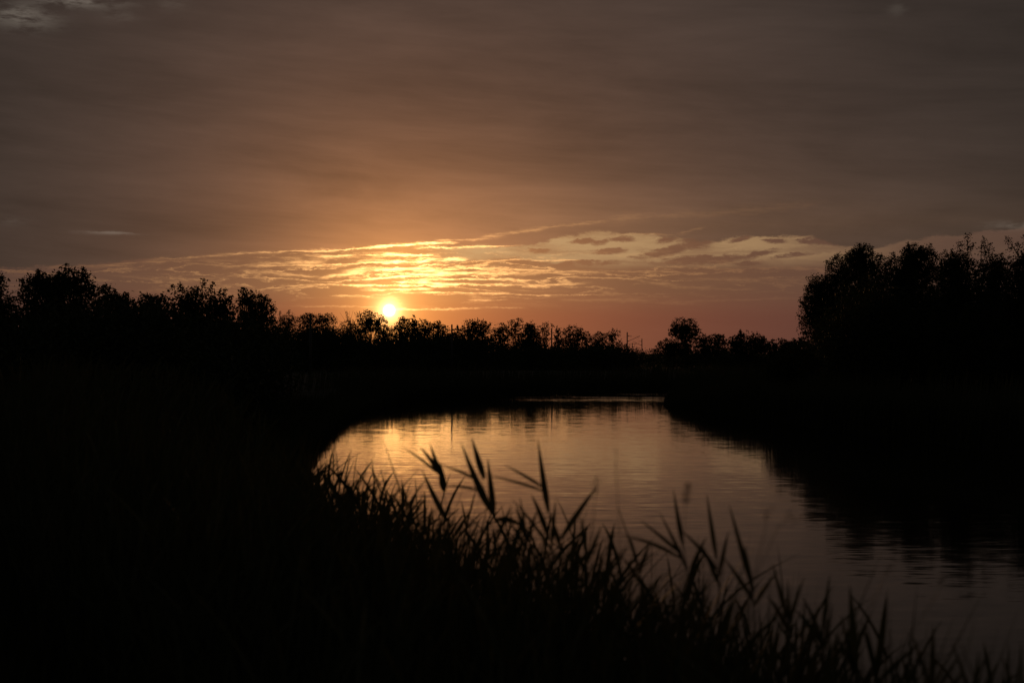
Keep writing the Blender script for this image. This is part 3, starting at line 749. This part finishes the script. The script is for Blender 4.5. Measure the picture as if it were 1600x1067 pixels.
reed('short reed between the diagonal-leaved reed and the fan-leaved reed', 8.2, [(636, 785), (640, 820), (644, 900)],
     [(637, 795, 628, 752, 6, .02), (638, 805, 655, 760, 7, .03), (639, 815, 612, 770, 9, .03), (638, 805, 600, 690, 3, .02), (640, 815, 668, 775, 7, .03)], 18)
reed('reed of crossing blades left of centre above the dark bank', 6.4, [(820, 830), (824, 860), (828, 960)],
     [(821, 840, 806, 790, 10, .02), (822, 850, 840, 795, 9, .02), (824, 860, 796, 815, 10, .04), (824, 855, 812, 776, 6, .04)], 19)
reed('reed with two blades leaning apart right of the leaning reed', 5.5, [(1228, 950), (1232, 990), (1236, 1060)],
     [(1229, 965, 1206, 880, 10, .02), (1231, 975, 1256, 900, 9, .03), (1233, 990, 1198, 930, 11, .04), (1232, 985, 1230, 905, 8, .01)], 20)
reed('low reed of thin blades in the gap left of the arching reed', 6.0, [(995, 870), (1000, 910), (1004, 1010)],
     [(996, 885, 984, 838, 8, .02), (998, 895, 1016, 845, 8, .02), (1000, 910, 972, 868, 9, .03), (998, 890, 965, 790, 3, .03)], 21)

SG = 'grass stalks with seed heads in front of the water'
def stalk(label, D, stem, head, seed, dense=1.0):
    """thin grass stalk (pixels top to foot) with a loose panicle round its top"""
    rng = np.random.default_rng(seed); k = D / FPX
    top = [np.array(P(x, y, D)) for x, y in stem]; foot = top[-1]
    g = gz(foot[0], foot[1]); off = np.array([foot[0], foot[1], g])
    root = empty('grass_stalk', tuple(off), label, 'grass stalk', SG)
    pts = [np.array([0, 0, -.03])] + [p - off for p in top[::-1]]
    G = Geo(); G.tube(pts, [.0016 - .001 * i / (len(pts) - 1) for i in range(len(pts))], 5); G.obj('stem', MREED, root)
    L, W = head; n = int(110 * dense); t = rng.random(n)
    a = pts[-1]; d = (pts[-2] - pts[-1]); d /= np.linalg.norm(d)
    q = a + d * (t * L * k)[:, None] + rng.normal(size=(n, 3)) * (W * k * (0.25 + .75 * np.sin(t * 3.1)) * .5)[:, None]
    V, F = leaves(q, 3.6 * k, rng, .4, .6); mesh_obj('seed_head', V, F, MPLUME, root)
stalk('grass stalk with a compact dark seed head right of centre', 3.6, [(1076, 754), (1070, 790), (1066, 860), (1060, 1100)], (32, 7), 41, 1.8)
stalk('thin grass stalk with a loose head above the broad-leaved reed', 4.4, [(932, 744), (930, 775), (925, 830), (918, 1060)], (26, 9), 42, .5)
stalk('thin stalk with a drooping head before the middle of the river', 4.2, [(1194, 808), (1200, 800), (1190, 850), (1172, 920), (1150, 1120)], (22, 9), 43, .5)
stalk('thin stalk with a drooping head right of the other drooping one', 4.0, [(1244, 815), (1236, 806), (1216, 822), (1180, 900), (1150, 1140)], (20, 9), 44, .5)
stalk('faint stalk with a small head before the dark water on the right', 3.9, [(1472, 898), (1462, 930), (1420, 990), (1360, 1160)], (16, 6), 45, .5)
stalk('faint tall stalk left of the arching reed', 4.6, [(962, 700), (964, 760), (968, 840), (972, 1060)], (60, 4), 46, .25)
stalk('thin leaning stalk between the leaning reed and the crossing reed', 4.3, [(1392, 880), (1372, 920), (1330, 1000), (1290, 1120)], (20, 5), 47, .3)

# ------------------------------------------------------------------ railway masts and wires
MG = 'railway masts behind the far bank'
def mast(label, px, top_py, D, arm=1, heads='cantilever'):
    x = (px - 800) / FPX * D; g = gz(x, D); zt = CAMZ + (HOR - top_py) / FPX * D; h = zt - g
    root = empty('catenary_mast', (x, D, g), label, 'mast', MG)
    G = Geo(); G.tube([(0, 0, -.3), (0, 0, h * .5), (0, 0, h)], [.14, .125, .11], 8); G.obj('pole', MSTEEL, root)
    if heads == 'cantilever':
        G = Geo()
        G.tube([(arm * .12, 0, h - 1.8), (arm * 1.2, 0, h - 1.35), (arm * 2.5, -.1, h - .75)], .045, 6)
        G.tube([(arm * .1, 0, h - .75), (arm * .5, 0, h - .75), (arm * .9, 0, h - .75)], .035, 6)
        G.obj('cantilever', MSTEEL, root)
        for zz in (h - 1.76, h - .75):
            G = Geo(); G.tube([(arm * .18, 0, zz), (arm * .26, 0, zz + .02), (arm * .40, 0, zz + .06)], [.07, .09, .06], 8)
            G.obj('insulator', MCERAM, root)
    else:
        G = Geo(); G.box((0, 0, h - .25), np.array([1.5, .07, .07])); G.tube([(-.9, 0, h - .9), (-.9, 0, h - .25)], .05, 6); G.tube([(.9, 0, h - .9), (.9, 0, h - .25)], .05, 6)
        G.obj('crossbar', MSTEEL, root)
    return np.array([x + arm * 2.4, D, zt])
ends = []
ends.append(mast('slim mast standing among the trees left of the sun', 485, 490, 150))
ends.append(mast('mast right of the sun rising level with the treetops', 706, 507, 197))
ends.append(mast('mast in front of the thin see-through trees right of centre', 862, 513, 240))
ends.append(mast('tall mast with a long bracket arm standing clear of the trees', 980, 519, 282))
ends.append(mast('shorter farther mast right of the tall clear one', 1003, 529, 385, -1))
mast('small distant mast with a crossbar between the two clear masts', 988, 536, 520, 1, 'crossbar')
def wire(label, dz, r):
    G = Geo()
    pts = []
    for a, b in zip(ends[:-1], ends[1:]):
        for i in range(8):
            t = i / 8; pts.append(a + (b - a) * t + np.array([0, 0, dz - (0.55 if dz > -1.5 else .05) * 4 * t * (1 - t)]))
    pts.append(ends[-1] + np.array([0, 0, dz]))
    G.tube(pts, r, 4)
    o = G.obj('overhead_wire', MSTEEL); o['label'] = label; o['category'] = 'wire'; o['group'] = 'overhead wires of the railway'
wire('upper sagging overhead wire strung between the railway masts', -.78, .008)
wire('lower straight overhead wire strung between the railway masts', -2.0, .008)
